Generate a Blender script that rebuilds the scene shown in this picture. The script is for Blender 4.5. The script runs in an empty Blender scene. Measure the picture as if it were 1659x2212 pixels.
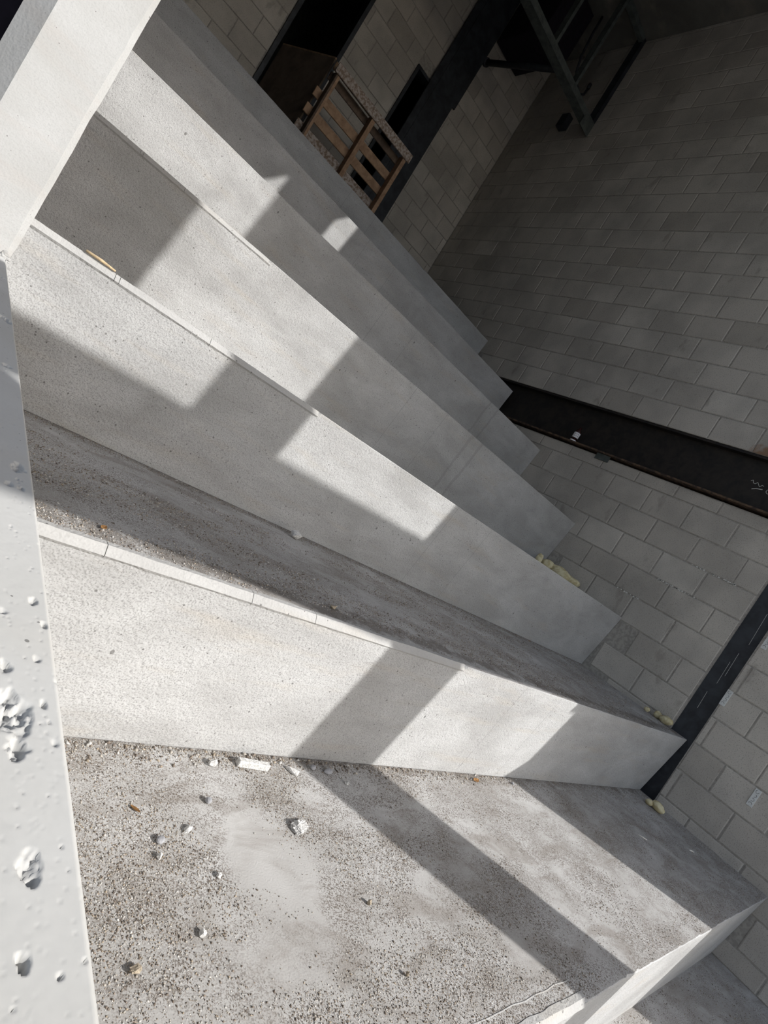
import bpy, math, random
import numpy as np
from mathutils import Matrix, Vector

# ---------------------------------------------------------------- camera, world, sun, exposure
S = bpy.context.scene
C = S.collection
ZO = 1.31                      # height of the eye above the lowest floor slab (everything is modelled relative to the eye, lifted at the end)
F_PX, YAW, PITCH, ROLL = 1215.98, math.radians(42.81), math.radians(-2.50), math.radians(32.134)
fw = Vector((math.sin(YAW) * math.cos(PITCH), math.cos(YAW) * math.cos(PITCH), math.sin(PITCH)))
r0 = Vector((math.cos(YAW), -math.sin(YAW), 0)); u0 = r0.cross(fw)
rt = r0 * math.cos(ROLL) + u0 * math.sin(ROLL)
up = -r0 * math.sin(ROLL) + u0 * math.cos(ROLL)
cam = bpy.data.cameras.new('camera'); cam.sensor_fit = 'VERTICAL'; cam.sensor_height = 36.0
cam.lens = 36.0 * F_PX / 2212.0; cam.clip_start = 0.02
cam_o = bpy.data.objects.new('camera', cam); C.objects.link(cam_o)
cam_o.matrix_world = Matrix(((rt.x, up.x, -fw.x, 0), (rt.y, up.y, -fw.y, 0), (rt.z, up.z, -fw.z, 0), (0, 0, 0, 1)))
S.camera = cam_o

SE = 0.72                      # drop of the sun ray per metre of Y
SX = 0.64                      # drift to -X per metre of Y
sun_dir = Vector((-SX, 1.0, -SE)).normalized()          # way the light travels
sl = bpy.data.lights.new('sun', 'SUN'); sl.energy = 5.3; sl.angle = math.radians(0.36); sl.color = (1.0, 0.982, 0.955)
so = bpy.data.objects.new('sun', sl); C.objects.link(so)
so.rotation_euler = sun_dir.to_track_quat('-Z', 'Y').to_euler()
W = bpy.data.worlds.new('world'); S.world = W; W.use_nodes = True
wn = W.node_tree.nodes; wl = W.node_tree.links
sky = wn.new('ShaderNodeTexSky'); sky.sky_type = 'NISHITA'; sky.sun_disc = False
sky.sun_elevation = math.atan(SE / math.hypot(1, SX)); sky.sun_rotation = math.atan2(SX, -1.0)
sky.air_density = 1.0; sky.dust_density = 1.5
wn['Background'].inputs['Strength'].default_value = 0.31
hs = wn.new('ShaderNodeHueSaturation'); hs.inputs['Saturation'].default_value = 0.55
wl.new(sky.outputs[0], hs.inputs['Color']); wl.new(hs.outputs[0], wn['Background'].inputs['Color'])
S.view_settings.view_transform = 'Standard'; S.view_settings.look = 'None'
S.view_settings.gamma = 1.0; S.view_settings.use_curve_mapping = False
S.view_settings.exposure = 0.0
cy = S.cycles; cy.max_bounces = 6; cy.diffuse_bounces = 4; cy.glossy_bounces = 1; cy.transmission_bounces = 1; cy.caustics_reflective = False; cy.caustics_refractive = False
cy.use_adaptive_sampling = True; cy.adaptive_threshold = 0.06

R = random.Random(7)
NR = np.random.default_rng(11)

# ---------------------------------------------------------------- materials
def new_mat(name):
    m = bpy.data.materials.new(name); m.use_nodes = True
    nt = m.node_tree; b = nt.nodes['Principled BSDF']
    return m, nt, nt.nodes, nt.links, b
def noise(nt, vec, scale, detail=4, rough=0.55, dist=0.0):
    n = nt.nodes.new('ShaderNodeTexNoise'); n.inputs['Scale'].default_value = scale
    n.inputs['Detail'].default_value = min(detail, 3) if scale < 20 else (1.0 if scale < 200 else 0.5); n.inputs['Roughness'].default_value = rough; n.inputs['Distortion'].default_value = dist
    if vec is not None: nt.links.new(vec, n.inputs['Vector'])
    return n.outputs['Fac']
def ramp(nt, fac, stops):
    r = nt.nodes.new('ShaderNodeValToRGB'); e = r.color_ramp.elements
    while len(e) < len(stops): e.new(0.5)
    for el, (p, c) in zip(e, stops):
        el.position = p; el.color = (c, c, c, 1) if not hasattr(c, '__len__') else (*c, 1)
    nt.links.new(fac, r.inputs['Fac']); return r.outputs['Color']
def mix(nt, fac, a, b, mode='MIX'):
    n = nt.nodes.new('ShaderNodeMix'); n.data_type = 'RGBA'; n.blend_type = mode
    for i, v in ((0, fac), (6, a), (7, b)):
        if isinstance(v, (int, float)): n.inputs[i].default_value = v
        elif isinstance(v, tuple): n.inputs[i].default_value = (*v, 1)
        else: nt.links.new(v, n.inputs[i])
    return n.outputs[2]
def mth(nt, op, a, b=0.0):
    n = nt.nodes.new('ShaderNodeMath'); n.operation = op
    for i, v in ((0, a), (1, b)):
        if isinstance(v, (int, float)): n.inputs[i].default_value = v
        else: nt.links.new(v, n.inputs[i])
    return n.outputs[0]
def pos(nt, scale=(1, 1, 1), off=(0, 0, 0)):
    g = nt.nodes.new('ShaderNodeNewGeometry'); mp = nt.nodes.new('ShaderNodeMapping')
    mp.inputs['Scale'].default_value = scale; mp.inputs['Location'].default_value = off
    nt.links.new(g.outputs['Position'], mp.inputs['Vector']); return mp.outputs['Vector']
def sep(nt):
    g = nt.nodes.new('ShaderNodeNewGeometry'); s = nt.nodes.new('ShaderNodeSeparateXYZ')
    nt.links.new(g.outputs['Position'], s.inputs[0]); return s.outputs
def bump(nt, h, strength, dist, b, prev=None):
    n = nt.nodes.new('ShaderNodeBump'); n.inputs['Strength'].default_value = strength; n.inputs['Distance'].default_value = dist
    nt.links.new(h, n.inputs['Height'])
    if prev is not None: nt.links.new(prev, n.inputs['Normal'])
    nt.links.new(n.outputs[0], b.inputs['Normal']); return n.outputs[0]
def pits(nt, scale, density, size, warp=(1, 1, 1)):
    """0/1 mask of scattered little bug holes"""
    v = nt.nodes.new('ShaderNodeTexVoronoi'); v.inputs['Scale'].default_value = scale
    nt.links.new(pos(nt, warp), v.inputs['Vector'])
    s = nt.nodes.new('ShaderNodeSeparateColor'); nt.links.new(v.outputs['Color'], s.inputs[0])
    on = mth(nt, 'LESS_THAN', s.outputs[0], density)
    rad = mth(nt, 'MULTIPLY', s.outputs[1], size)
    return mth(nt, 'MULTIPLY', on, mth(nt, 'LESS_THAN', v.outputs['Distance'], rad))

def concrete(name, base=(0.60, 0.595, 0.58), dark=(0.40, 0.395, 0.38), holes=0.35, hscale=70, hsize=0.22, grain=0.25, streak=True, joints=(), stain=(0.42, 0.37, 0.30), rough=1.0, streaks=()):
    m, nt, N, L, b = new_mat(name)
    big = noise(nt, pos(nt, (1, 1, 2.2)), 2.1, 5, 0.6, 0.4)
    col = mix(nt, ramp(nt, big, [(0.34, 0.0), (0.62, 1.0)]), dark, base)
    col = mix(nt, mth(nt, 'MULTIPLY', ramp(nt, noise(nt, pos(nt, (0.7, 1, 5)), 4.3, 3, 0.5), [(0.56, 0.0), (0.75, 1.0)]), 0.35 if streak else 0.12), col, stain)
    fine = noise(nt, pos(nt), 300, 3, 0.7)
    col = mix(nt, mth(nt, 'MULTIPLY', ramp(nt, fine, [(0.33, 1.0), (0.47, 0.0)]), grain), col, (0.17, 0.167, 0.163))
    col = mix(nt, mth(nt, 'MULTIPLY', ramp(nt, noise(nt, pos(nt, (1, 1, 1.6), (4, 2, 7)), 9, 6, 0.72), [(0.42, 1.0), (0.56, 0.0)]), 0.22), col, dark)
    pm = pits(nt, hscale, holes, hsize)
    pm2 = pits(nt, hscale * 0.36, holes * 0.5, hsize * 0.62, (1, 1, 0.7))
    pa = mth(nt, 'MAXIMUM', pm, pm2)
    col = mix(nt, mth(nt, 'MULTIPLY', pa, 0.72), col, (0.10, 0.095, 0.09))
    if joints:
        x = sep(nt)[0]; jm = None
        for j in joints:
            d = mth(nt, 'LESS_THAN', mth(nt, 'ABSOLUTE', mth(nt, 'SUBTRACT', x, j)), 0.0016)
            jm = d if jm is None else mth(nt, 'MAXIMUM', jm, d)
        col = mix(nt, mth(nt, 'MULTIPLY', jm, 0.5), col, (0.2, 0.2, 0.2))
        z_ = sep(nt)[2]; wob = mth(nt, 'MULTIPLY', mth(nt, 'SUBTRACT', noise(nt, pos(nt), 9, 3), 0.5), 0.05)
        for x0, za, zb in streaks:                # old water runs on the concrete
            d = mth(nt, 'ABSOLUTE', mth(nt, 'ADD', mth(nt, 'SUBTRACT', x, x0), wob))
            w = mth(nt, 'MULTIPLY', mth(nt, 'LESS_THAN', d, 0.012), mth(nt, 'MULTIPLY', mth(nt, 'GREATER_THAN', z_, za + ZO), mth(nt, 'LESS_THAN', z_, zb + ZO)))
            col = mix(nt, mth(nt, 'MULTIPLY', w, 0.3), col, (0.2, 0.195, 0.19))
    L.new(col, b.inputs['Base Color']); b.inputs['Roughness'].default_value = 0.9
    b.inputs['Specular IOR Level'].default_value = 0.25
    n1 = bump(nt, noise(nt, pos(nt), 110, 5, 0.7), 0.4 * rough, 0.006, b)
    return m

M = {}
M['riser'] = concrete('riser_concrete', base=(0.455, 0.454, 0.45), dark=(0.335, 0.332, 0.325), holes=0.34, hscale=62, hsize=0.2, grain=0.5, joints=(2.11, 2.43), streaks=((2.73, .1, .6), (2.85, .1, .6), (3.47, .6, 1.08), (3.6, .6, 1.08)))
M['wall_top'] = concrete('parapet_concrete', base=(0.53, 0.527, 0.515), dark=(0.47, 0.462, 0.44), holes=0.10, hscale=150, hsize=0.25, grain=0.03, stain=(0.50, 0.45, 0.38), rough=0.12)
M['pier'] = concrete('pier_concrete', base=(0.445, 0.444, 0.438), dark=(0.39, 0.385, 0.372), holes=0.3, hscale=110, hsize=0.14, grain=0.12, stain=(0.42, 0.36, 0.32), rough=0.3)
M['nosing'] = concrete('nosing_mortar', base=(0.41, 0.405, 0.395), dark=(0.34, 0.335, 0.325), holes=0.3, hscale=60, hsize=0.2, grain=0.1)
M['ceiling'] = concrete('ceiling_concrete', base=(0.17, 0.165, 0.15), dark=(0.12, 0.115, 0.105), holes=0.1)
M['facade'] = concrete('facade_concrete', base=(0.36, 0.35, 0.33), dark=(0.28, 0.27, 0.26), holes=0.1)

def tread_mat():
    m, nt, N, L, b = new_mat('dusty_tread_concrete')
    base = mix(nt, ramp(nt, noise(nt, pos(nt), 2.6, 5, 0.6, 0.5), [(0.35, 0.0), (0.62, 1.0)]), (0.35, 0.338, 0.322), (0.49, 0.482, 0.47))
    dirt = ramp(nt, noise(nt, pos(nt, (1, 2.2, 1), (3, 1, 0)), 4.0, 6, 0.7, 0.8), [(0.5, 0.0), (0.66, 1.0)])
    base = mix(nt, mth(nt, 'MULTIPLY', dirt, 0.55), base, (0.24, 0.215, 0.19))
    o = sep(nt)                                   # swept patch on the lowest step carries no sand
    ex = mth(nt, 'DIVIDE', mth(nt, 'SUBTRACT', o[0], 0.965), 0.13); ey = mth(nt, 'DIVIDE', mth(nt, 'SUBTRACT', o[1], 0.74), 0.19)
    clean = ramp(nt, mth(nt, 'ADD', mth(nt, 'ADD', mth(nt, 'MULTIPLY', ex, ex), mth(nt, 'MULTIPLY', ey, ey)), mth(nt, 'MULTIPLY', mth(nt, 'SUBTRACT', noise(nt, pos(nt), 14, 4), 0.5), 1.6)), [(0.55, 0.0), (1.0, 1.0)])
    area = mth(nt, 'MULTIPLY', clean, ramp(nt, noise(nt, pos(nt, (1, 1.7, 1), (1, 4, 0)), 5.5, 5, 0.7), [(0.36, 0.12), (0.60, 1.0)]))
    sp = ramp(nt, noise(nt, pos(nt), 330, 3, 0.8), [(0.40, 1.0), (0.49, 0.0)])
    base = mix(nt, mth(nt, 'MULTIPLY', mth(nt, 'MULTIPLY', sp, area), 0.85), base, (0.12, 0.10, 0.085))
    sp2 = ramp(nt, noise(nt, pos(nt, (1, 1, 1), (9, 3, 0)), 150, 3, 0.75), [(0.36, 1.0), (0.43, 0.0)])
    base = mix(nt, mth(nt, 'MULTIPLY', mth(nt, 'MULTIPLY', sp2, area), 0.55), base, (0.17, 0.14, 0.115))
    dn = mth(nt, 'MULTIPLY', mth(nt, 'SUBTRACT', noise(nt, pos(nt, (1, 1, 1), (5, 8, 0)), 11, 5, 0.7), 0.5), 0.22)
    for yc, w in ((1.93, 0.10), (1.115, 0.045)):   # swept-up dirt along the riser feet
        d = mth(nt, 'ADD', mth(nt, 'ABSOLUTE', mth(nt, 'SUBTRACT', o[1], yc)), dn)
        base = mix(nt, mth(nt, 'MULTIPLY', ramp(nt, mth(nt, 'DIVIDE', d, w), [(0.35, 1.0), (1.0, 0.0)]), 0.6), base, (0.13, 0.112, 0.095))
    L.new(base, b.inputs['Base Color']); b.inputs['Roughness'].default_value = 0.93; b.inputs['Specular IOR Level'].default_value = 0.2
    bump(nt, noise(nt, pos(nt), 240, 4, 0.75), 0.18, 0.003, b)
    return m
M['tread'] = tread_mat()

def block_mat():
    m, nt, N, L, b = new_mat('concrete_block')
    oi = N.new('ShaderNodeObjectInfo')
    tone = ramp(nt, oi.outputs['Random'], [(0.0, (0.38, 0.35, 0.31)), (0.1, (0.475, 0.44, 0.395)), (0.8, (0.52, 0.485, 0.437)), (1.0, (0.57, 0.535, 0.485))])
    col = mix(nt, ramp(nt, noise(nt, pos(nt), 1.6, 5, 0.65), [(0.38, 0.55), (0.6, 0.0)]), tone, (0.29, 0.272, 0.248))
    col = mix(nt, mth(nt, 'MULTIPLY', ramp(nt, noise(nt, pos(nt, (1, 1, 0.5), (2, 5, 1)), 7, 4, 0.6), [(0.64, 0.0), (0.72, 1.0)]), 0.35), col, (0.17, 0.15, 0.125))
    sp = ramp(nt, noise(nt, pos(nt), 170, 2, 0.6), [(0.33, 1.0), (0.42, 0.0)])
    col = mix(nt, mth(nt, 'MULTIPLY', sp, 0.4), col, (0.12, 0.115, 0.105))
    o = sep(nt)                                   # rust bleeding from the beam onto the course above it
    ey = mth(nt, 'DIVIDE', mth(nt, 'SUBTRACT', o[1], 1.60), 0.16); ez = mth(nt, 'DIVIDE', mth(nt, 'SUBTRACT', o[2], 1.64 + ZO), 0.10)
    rd = mth(nt, 'ADD', mth(nt, 'ADD', mth(nt, 'MULTIPLY', ey, ey), mth(nt, 'MULTIPLY', ez, ez)), mth(nt, 'MULTIPLY', mth(nt, 'SUBTRACT', noise(nt, pos(nt), 22, 4), 0.5), 1.8))
    col = mix(nt, mth(nt, 'MULTIPLY', ramp(nt, rd, [(0.1, 1.0), (0.9, 0.0)]), 0.75), col, (0.22, 0.11, 0.05))
    L.new(col, b.inputs['Base Color']); b.inputs['Roughness'].default_value = 0.95; b.inputs['Specular IOR Level'].default_value = 0.15
    bump(nt, noise(nt, pos(nt), 140, 4, 0.7), 0.4, 0.003, b)
    return m
M['block'] = block_mat()

def flat(name, col, rough=0.7, metal=0.0, var=0.0, col2=None, scale=20, bmp=0.0, spec=0.3):
    m, nt, N, L, b = new_mat(name)
    c2 = col2 or tuple(c * (1 - var) for c in col)
    L.new(mix(nt, ramp(nt, noise(nt, pos(nt), scale, 5, 0.65, 0.3), [(0.38, 0.0), (0.62, 1.0)]), c2, col), b.inputs['Base Color'])
    b.inputs['Roughness'].default_value = rough; b.inputs['Metallic'].default_value = metal; b.inputs['Specular IOR Level'].default_value = spec
    if bmp: bump(nt, noise(nt, pos(nt), scale * 4, 4, 0.6), bmp, 0.004, b)
    return m
M['mortar'] = flat('mortar_joint', (0.37, 0.347, 0.315), 0.95, var=0.25, scale=40, bmp=0.3)
M['navy_steel'] = flat('navy_black_primer_steel', (0.030, 0.034, 0.042), 0.55, 0.0, col2=(0.014, 0.016, 0.021), scale=9, bmp=0.1, spec=0.4)
M['brown_steel'] = flat('dark_brown_primer_steel', (0.026, 0.021, 0.018), 0.6, 0.0, col2=(0.012, 0.011, 0.011), scale=14, bmp=0.1, spec=0.35)
M['rust'] = flat('rusty_steel_edge', (0.13, 0.085, 0.055), 0.85, 0.0, col2=(0.05, 0.035, 0.028), scale=25, bmp=0.2)
M['green_steel'] = flat('grey_green_steel', (0.10, 0.115, 0.11), 0.6, 0.0, var=0.35, scale=16)
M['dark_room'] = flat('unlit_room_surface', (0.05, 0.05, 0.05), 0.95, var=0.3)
M['shade_black'] = flat('shade_black_fill', (0.016, 0.012, 0.02), 0.9, var=0.3)  # near-black colour standing in for unlit depth
M['chalk'] = flat('chalk', (0.5, 0.5, 0.48), 0.95)
M['efflo'] = flat('efflorescence', (0.62, 0.61, 0.58), 0.95, bmp=0.4)
M['shim'] = flat('white_plastic', (0.62, 0.63, 0.62), 0.6, var=0.1)
M['shim_mark'] = flat('grey_marks', (0.16, 0.16, 0.16), 0.7)
M['foam'] = flat('yellow_expanding_foam', (0.66, 0.60, 0.40), 0.85, col2=(0.50, 0.42, 0.24), scale=30, bmp=0.3)
M['stone_pale'] = flat('pale_rubble', (0.64, 0.63, 0.61), 0.95, var=0.3, scale=90, bmp=0.5)
M['stone_grey'] = flat('grey_stone', (0.36, 0.36, 0.375), 0.9, var=0.2, scale=60, bmp=0.2)
M['stone_tan'] = flat('tan_crumb', (0.40, 0.34, 0.26), 0.95, var=0.4, scale=80, bmp=0.5)
M['leaf'] = flat('dry_leaf', (0.33, 0.17, 0.06), 0.8, var=0.5, scale=60)
M['twig'] = flat('pale_wood_chip', (0.55, 0.42, 0.26), 0.85, var=0.3, scale=60)
M['straw'] = flat('white_stick', (0.7, 0.68, 0.62), 0.8, var=0.15, scale=60)
M['bottle'] = flat('brown_red_glass', (0.045, 0.018, 0.016), 0.25, var=0.3)
M['label'] = flat('white_label', (0.72, 0.70, 0.72), 0.6, var=0.08)
M['ink'] = flat('black_ink', (0.02, 0.02, 0.025), 0.6)
M['red'] = flat('red_plastic', (0.22, 0.02, 0.02), 0.6)
M['pine'] = flat('orange_brown_pine', (0.40, 0.26, 0.165), 0.85, col2=(0.26, 0.16, 0.10), scale=12, bmp=0.2)
M['pine_dark'] = flat('dark_weathered_pine', (0.155, 0.11, 0.08), 0.9, col2=(0.09, 0.065, 0.05), scale=14, bmp=0.2)
M['pine_grey'] = flat('mortar_spattered_pine', (0.44, 0.38, 0.34), 0.9, col2=(0.22, 0.16, 0.12), scale=38, bmp=0.3)
M['ply'] = flat('brown_plywood', (0.115, 0.085, 0.062), 0.85, col2=(0.075, 0.055, 0.042), scale=7)
M['ply_edge'] = flat('plywood_edge', (0.25, 0.165, 0.10), 0.85, var=0.3)

def grain_mat():
    m, nt, N, L, b = new_mat('grit')
    a = N.new('ShaderNodeAttribute'); a.attribute_name = 'tone'
    L.new(a.outputs['Color'], b.inputs['Base Color']); b.inputs['Roughness'].default_value = 0.95; b.inputs['Specular IOR Level'].default_value = 0.15
    return m
M['grain'] = grain_mat()

# ---------------------------------------------------------------- mesh helpers
def link(name, me, mat, parent=None):
    o = bpy.data.objects.new(name, me); C.objects.link(o)
    if mat is not None and not me.materials: me.materials.append(M[mat] if isinstance(mat, str) else mat)
    if parent is not None: o.parent = parent
    return o
def mesh(name, v, f):
    me = bpy.data.meshes.new(name); me.from_pydata([tuple(p) for p in v], [], f); me.update(); return me
def obj(name, v, f, mat, parent=None, smooth=False):
    me = mesh(name, v, f)
    if smooth: me.polygons.foreach_set('use_smooth', [True] * len(me.polygons))
    return link(name, me, mat, parent)
class MB:
    def __init__(s): s.v = []; s.f = []
    def add(s, v, f):
        n = len(s.v); s.v += [tuple(p) for p in v]; s.f += [tuple(i + n for i in q) for q in f]; return s
    def box(s, x0, x1, y0, y1, z0, z1):
        return s.add([(x, y, z) for z in (z0, z1) for y in (y0, y1) for x in (x0, x1)],
                     [(0, 2, 3, 1), (4, 5, 7, 6), (0, 1, 5, 4), (2, 6, 7, 3), (0, 4, 6, 2), (1, 3, 7, 5)])
    def cbox(s, x0, x1, y0, y1, z0, z1, c):
        """box with all edges chamfered by c"""
        import bmesh
        bm = bmesh.new(); bmesh.ops.create_cube(bm, size=1)
        for q in bm.verts: q.co = Vector(((x0 + x1) / 2 + q.co.x * (x1 - x0), (y0 + y1) / 2 + q.co.y * (y1 - y0), (z0 + z1) / 2 + q.co.z * (z1 - z0)))
        bmesh.ops.bevel(bm, geom=list(bm.edges), offset=c, segments=1, affect='EDGES')
        bm.verts.index_update(); s.add([q.co[:] for q in bm.verts], [[q.index for q in f.verts] for f in bm.faces]); bm.free(); return s
    def prism_x(s, prof, xs):
        """extrude a (y,z) profile (counter-clockwise seen from +x) along stations xs; prof may be a function of x"""
        pr = prof if callable(prof) else (lambda x: prof)
        n = len(pr(xs[0])); v = []; f = []
        for x in xs: v += [(x, p[0], p[1]) for p in pr(x)]
        for i in range(len(xs) - 1):
            for j in range(n):
                a = i * n + j; b = i * n + (j + 1) % n
                f.append((a, a + n, b + n, b))
        f.append(tuple(range(n))); f.append(tuple(reversed(range((len(xs) - 1) * n, len(xs) * n))))
        return s.add(v, f)
    def bar(s, a, b, w, h, upv=(0, 0, 1)):
        a = Vector(a); b = Vector(b); d = (b - a).normalized(); sd = d.cross(Vector(upv)).normalized(); u = sd.cross(d)
        v = [p + sd * (sx * w / 2) + u * (sz * h / 2) for p in (a, b) for sz in (-1, 1) for sx in (-1, 1)]
        return s.add(v, [(0, 2, 3, 1), (4, 5, 7, 6), (0, 1, 5, 4), (2, 6, 7, 3), (0, 4, 6, 2), (1, 3, 7, 5)])
    def tube(s, pts, r, n=8, cap=True):
        pts = [Vector(p) for p in pts]; v = []; f = []; rr = r if hasattr(r, '__len__') else [r] * len(pts)
        for i, p in enumerate(pts):
            d = (pts[min(i + 1, len(pts) - 1)] - pts[max(i - 1, 0)]).normalized()
            a = d.orthogonal().normalized() if i == 0 else (a - d * a.dot(d)).normalized()
            b = d.cross(a)
            v += [p + (a * math.cos(t) + b * math.sin(t)) * rr[i] for t in [2 * math.pi * k / n for k in range(n)]]
        for i in range(len(pts) - 1):
            for k in range(n):
                f.append((i * n + k, i * n + (k + 1) % n, (i + 1) * n + (k + 1) % n, (i + 1) * n + k))
        if cap: f.append(tuple(reversed(range(n)))); f.append(tuple(range((len(pts) - 1) * n, len(pts) * n)))
        return s.add(v, f)
    def build(s, name, mat, parent=None, smooth=False):
        return obj(name, s.v, s.f, mat, parent, smooth)
def tag(o, label, cat, group=None):
    o['label'] = label; o['category'] = cat
    if group: o['group'] = group
    return o
def struct(o, label=None):
    o['kind'] = 'structure'
    if label: o['label'] = label
    return o
def empty(name, loc=(0, 0, 0)):
    o = bpy.data.objects.new(name, None); o.location = loc; o.empty_display_size = 0.1; C.objects.link(o); return o
def vnoise(x, y, seed=0):
    """smooth value noise for numpy arrays, 0..1"""
    def h(i, j):
        n = (i.astype(np.int64) * 374761393 + j.astype(np.int64) * 668265263 + seed * 982451653) & 0x7fffffff
        n = ((n ^ (n >> 13)) * 1274126177) & 0x7fffffff
        return ((n ^ (n >> 16)) & 0xffff) / 65535.0
    xi = np.floor(x); yi = np.floor(y); fx = x - xi; fy = y - yi
    fx = fx * fx * (3 - 2 * fx); fy = fy * fy * (3 - 2 * fy)
    a = h(xi, yi); b = h(xi + 1, yi); c = h(xi, yi + 1); d = h(xi + 1, yi + 1)
    return (a * (1 - fx) + b * fx) * (1 - fy) + (c * (1 - fx) + d * fx) * fy
def fbm(x, y, seed=0, o=4):
    t = 0; w = 0.5
    for k in range(o): t = t + w * vnoise(x * 2 ** k, y * 2 ** k, seed + k); w *= 0.5
    return t

# ---------------------------------------------------------------- the terrace
XW = 4.40          # face of the right-hand block wall
XL = 0.126         # left end of the lower steps, against the parapet wall
WX0, WX1 = -0.078, 0.1215
YN = [0.277, 1.034, 1.832, 2.605, 3.344, 4.052, 4.796]      # nosings
ZN = [-0.839, -0.376, 0.096, 0.581, 1.062, 1.528, 2.000]    # tread levels
Z_LOW = -1.31
UC = 0.066         # undercut of the riser foot
YB = 6.56          # back wall
ZC = 5.98          # ceiling

struct(MB().box(-2.6, XW + 0.3, -2.6, YN[0] + 0.5, Z_LOW - 0.2, Z_LOW).build('floor', 'tread'), 'dusty concrete slab below the lowest riser')

struct(MB().box(-25, 25, -25, 20, Z_LOW - 0.4, Z_LOW - 0.2).build('ground', 'facade'), 'bare ground around the building')
LAB = ['lowest and widest dusty concrete step strewn with grit and rubble in the foreground',
       'second concrete step up, dirty tread mostly in shade above a sunlit pitted riser',
       'third concrete step up with two sunlit patches on its riser',
       'fourth concrete step up with a dark shaded square at the left of its riser',
       'fifth concrete step up, sunlit at the left end and shaded to the right',
       'sixth concrete step up, shaded riser with two small flecks of sun',
       'topmost concrete step with a shaded riser in front of the pallet']
CH_END = {0: 1.76, 1: 1.66, 2: 1.15, 3: 1.0}
steps = []
for k in range(7):
    y, z = YN[k], ZN[k]
    zb = ZN[k - 1] if k else Z_LOW
    yb = (YN[k + 1] + UC + 0.13) if k < 6 else YB - .004
    e = empty('terrace_step', (XL, y, zb)); tag(e, LAB[k], 'step', 'concrete terrace steps'); steps.append(e)
    xl = XL if k < 3 else WX0 + .021
    xs = [xl + (XW - .003 - xl) * i / 240 for i in range(241)]
    ce = CH_END.get(k, -1)
    def prof(x, k=k, y=y, z=z, zb=zb, ce=ce):
        w = 0.0022 * (float(vnoise(np.array([x * 21.0]), np.array([k * 7.3]), 3)[0]) - 0.5) + 0.003 * (float(vnoise(np.array([x * 5.0]), np.array([k * 3.3]), 9)[0]) - 0.5)
        chip = max(0.0, float(vnoise(np.array([x * 33.0]), np.array([k * 1.7]), 5)[0]) - 0.8) * 0.03
        c = 0.0165 + w if x < ce else 0.003 + chip
        h = z - zb
        fy = y + UC * c / h
        yy = y + w
        # seen from +x: y to the right
        return [(yy + c * 0.9, z - 0.0005), (yy + UC * c / h, z - c), (y + UC, zb + 0.001), (y + UC + 0.13, zb + 0.001), (y + 0.16, z - 0.0005)]
    riser = MB().prism_x(lambda x: list(reversed(prof(x))), xs).build('riser', 'riser', e)
    riser.location = (-XL, -y, -zb)
    def tprof(x, y=y, z=z, yb=yb):
        return [(y + 0.161, z - 0.13), (yb, z - 0.13), (yb, z), (y + 0.161, z)]
    t = MB().prism_x(lambda x: list(tprof(x)), [xl, XW - .003]).build('tread', 'tread', e); t.location = (-XL, -y, -zb)
    # front strip of the tread: dusty skin over the top of the riser unit
    def sprof(x, prof=prof, y=y, z=z):
        p = prof(x)
        return [(y + 0.161, z - 0.02), (y + 0.161, z), (p[0][0] + 0.0005, z), (p[0][0] + 0.0005, z - 0.02)][::-1]
    fs = MB().prism_x(lambda x: sprof(x)[::-1], xs).build('tread_front', 'tread', e); fs.location = (-XL, -y, -zb)
    if ce > 0:   # worn mortar strip along the chamfered edge, in pieces where it has cracked
        cuts = [XL] + sorted(R.uniform(XL + 0.2, ce - 0.15) for _ in range(3)) + [ce]
        for a, b in zip(cuts[:-1], cuts[1:]):
            n = max(3, int((b - a) / 0.012)); xx = [a + 0.0008 + (b - a - 0.0016) * i / n for i in range(n + 1)]
            def np_(x, prof=prof, y=y, z=z):
                p = prof(x); q = 0.0045 * float(vnoise(np.array([x * 26.0]), np.array([k * 5.1 + 1]), 21)[0])
                h = 0.0015 + 0.001 * float(vnoise(np.array([x * 60.0]), np.array([k * 2.1]), 31)[0])
                return [(p[0][0] + 0.010 + q, z - 0.004), (p[0][0] + 0.009 + q, z + h), (p[0][0] - 0.004, z + h * 0.6), (p[1][0] - 0.004, z - 0.017), (p[1][0] + 0.001, z - 0.022 - q * 0.5), (p[1][0] + 0.006, z - 0.022)]
            s_ = MB().prism_x(np_, xx).build('nosing_strip', 'nosing', e); s_.location = (-XL, -y, -zb)
# raised mortar kerb line with a crack near the front of the lowest step
kx = [0.62 + 1.13 * i / 90 for i in range(91)]
def kprof(x):
    j = 0.006 * (float(vnoise(np.array([x * 18.0]), np.array([0.4]), 41)[0]) - 0.5); y = 0.334 + j + 0.05 * max(0, 1.15 - x)
    return [(y - 0.0025, ZN[0] - 0.002), (y - 0.0012, ZN[0] + 0.0012), (y + 0.0004, ZN[0] + 0.0014), (y + 0.002, ZN[0] - 0.002)][::-1]
q = MB().prism_x(kprof, kx).build('mortar_ridge', 'nosing', steps[0]); q.location = (-XL, -YN[0], -Z_LOW)

# ---------------------------------------------------------------- left parapet wall: low raking top, then full height
def ztop(y): return -0.1999 + 0.0949 * y

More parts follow.
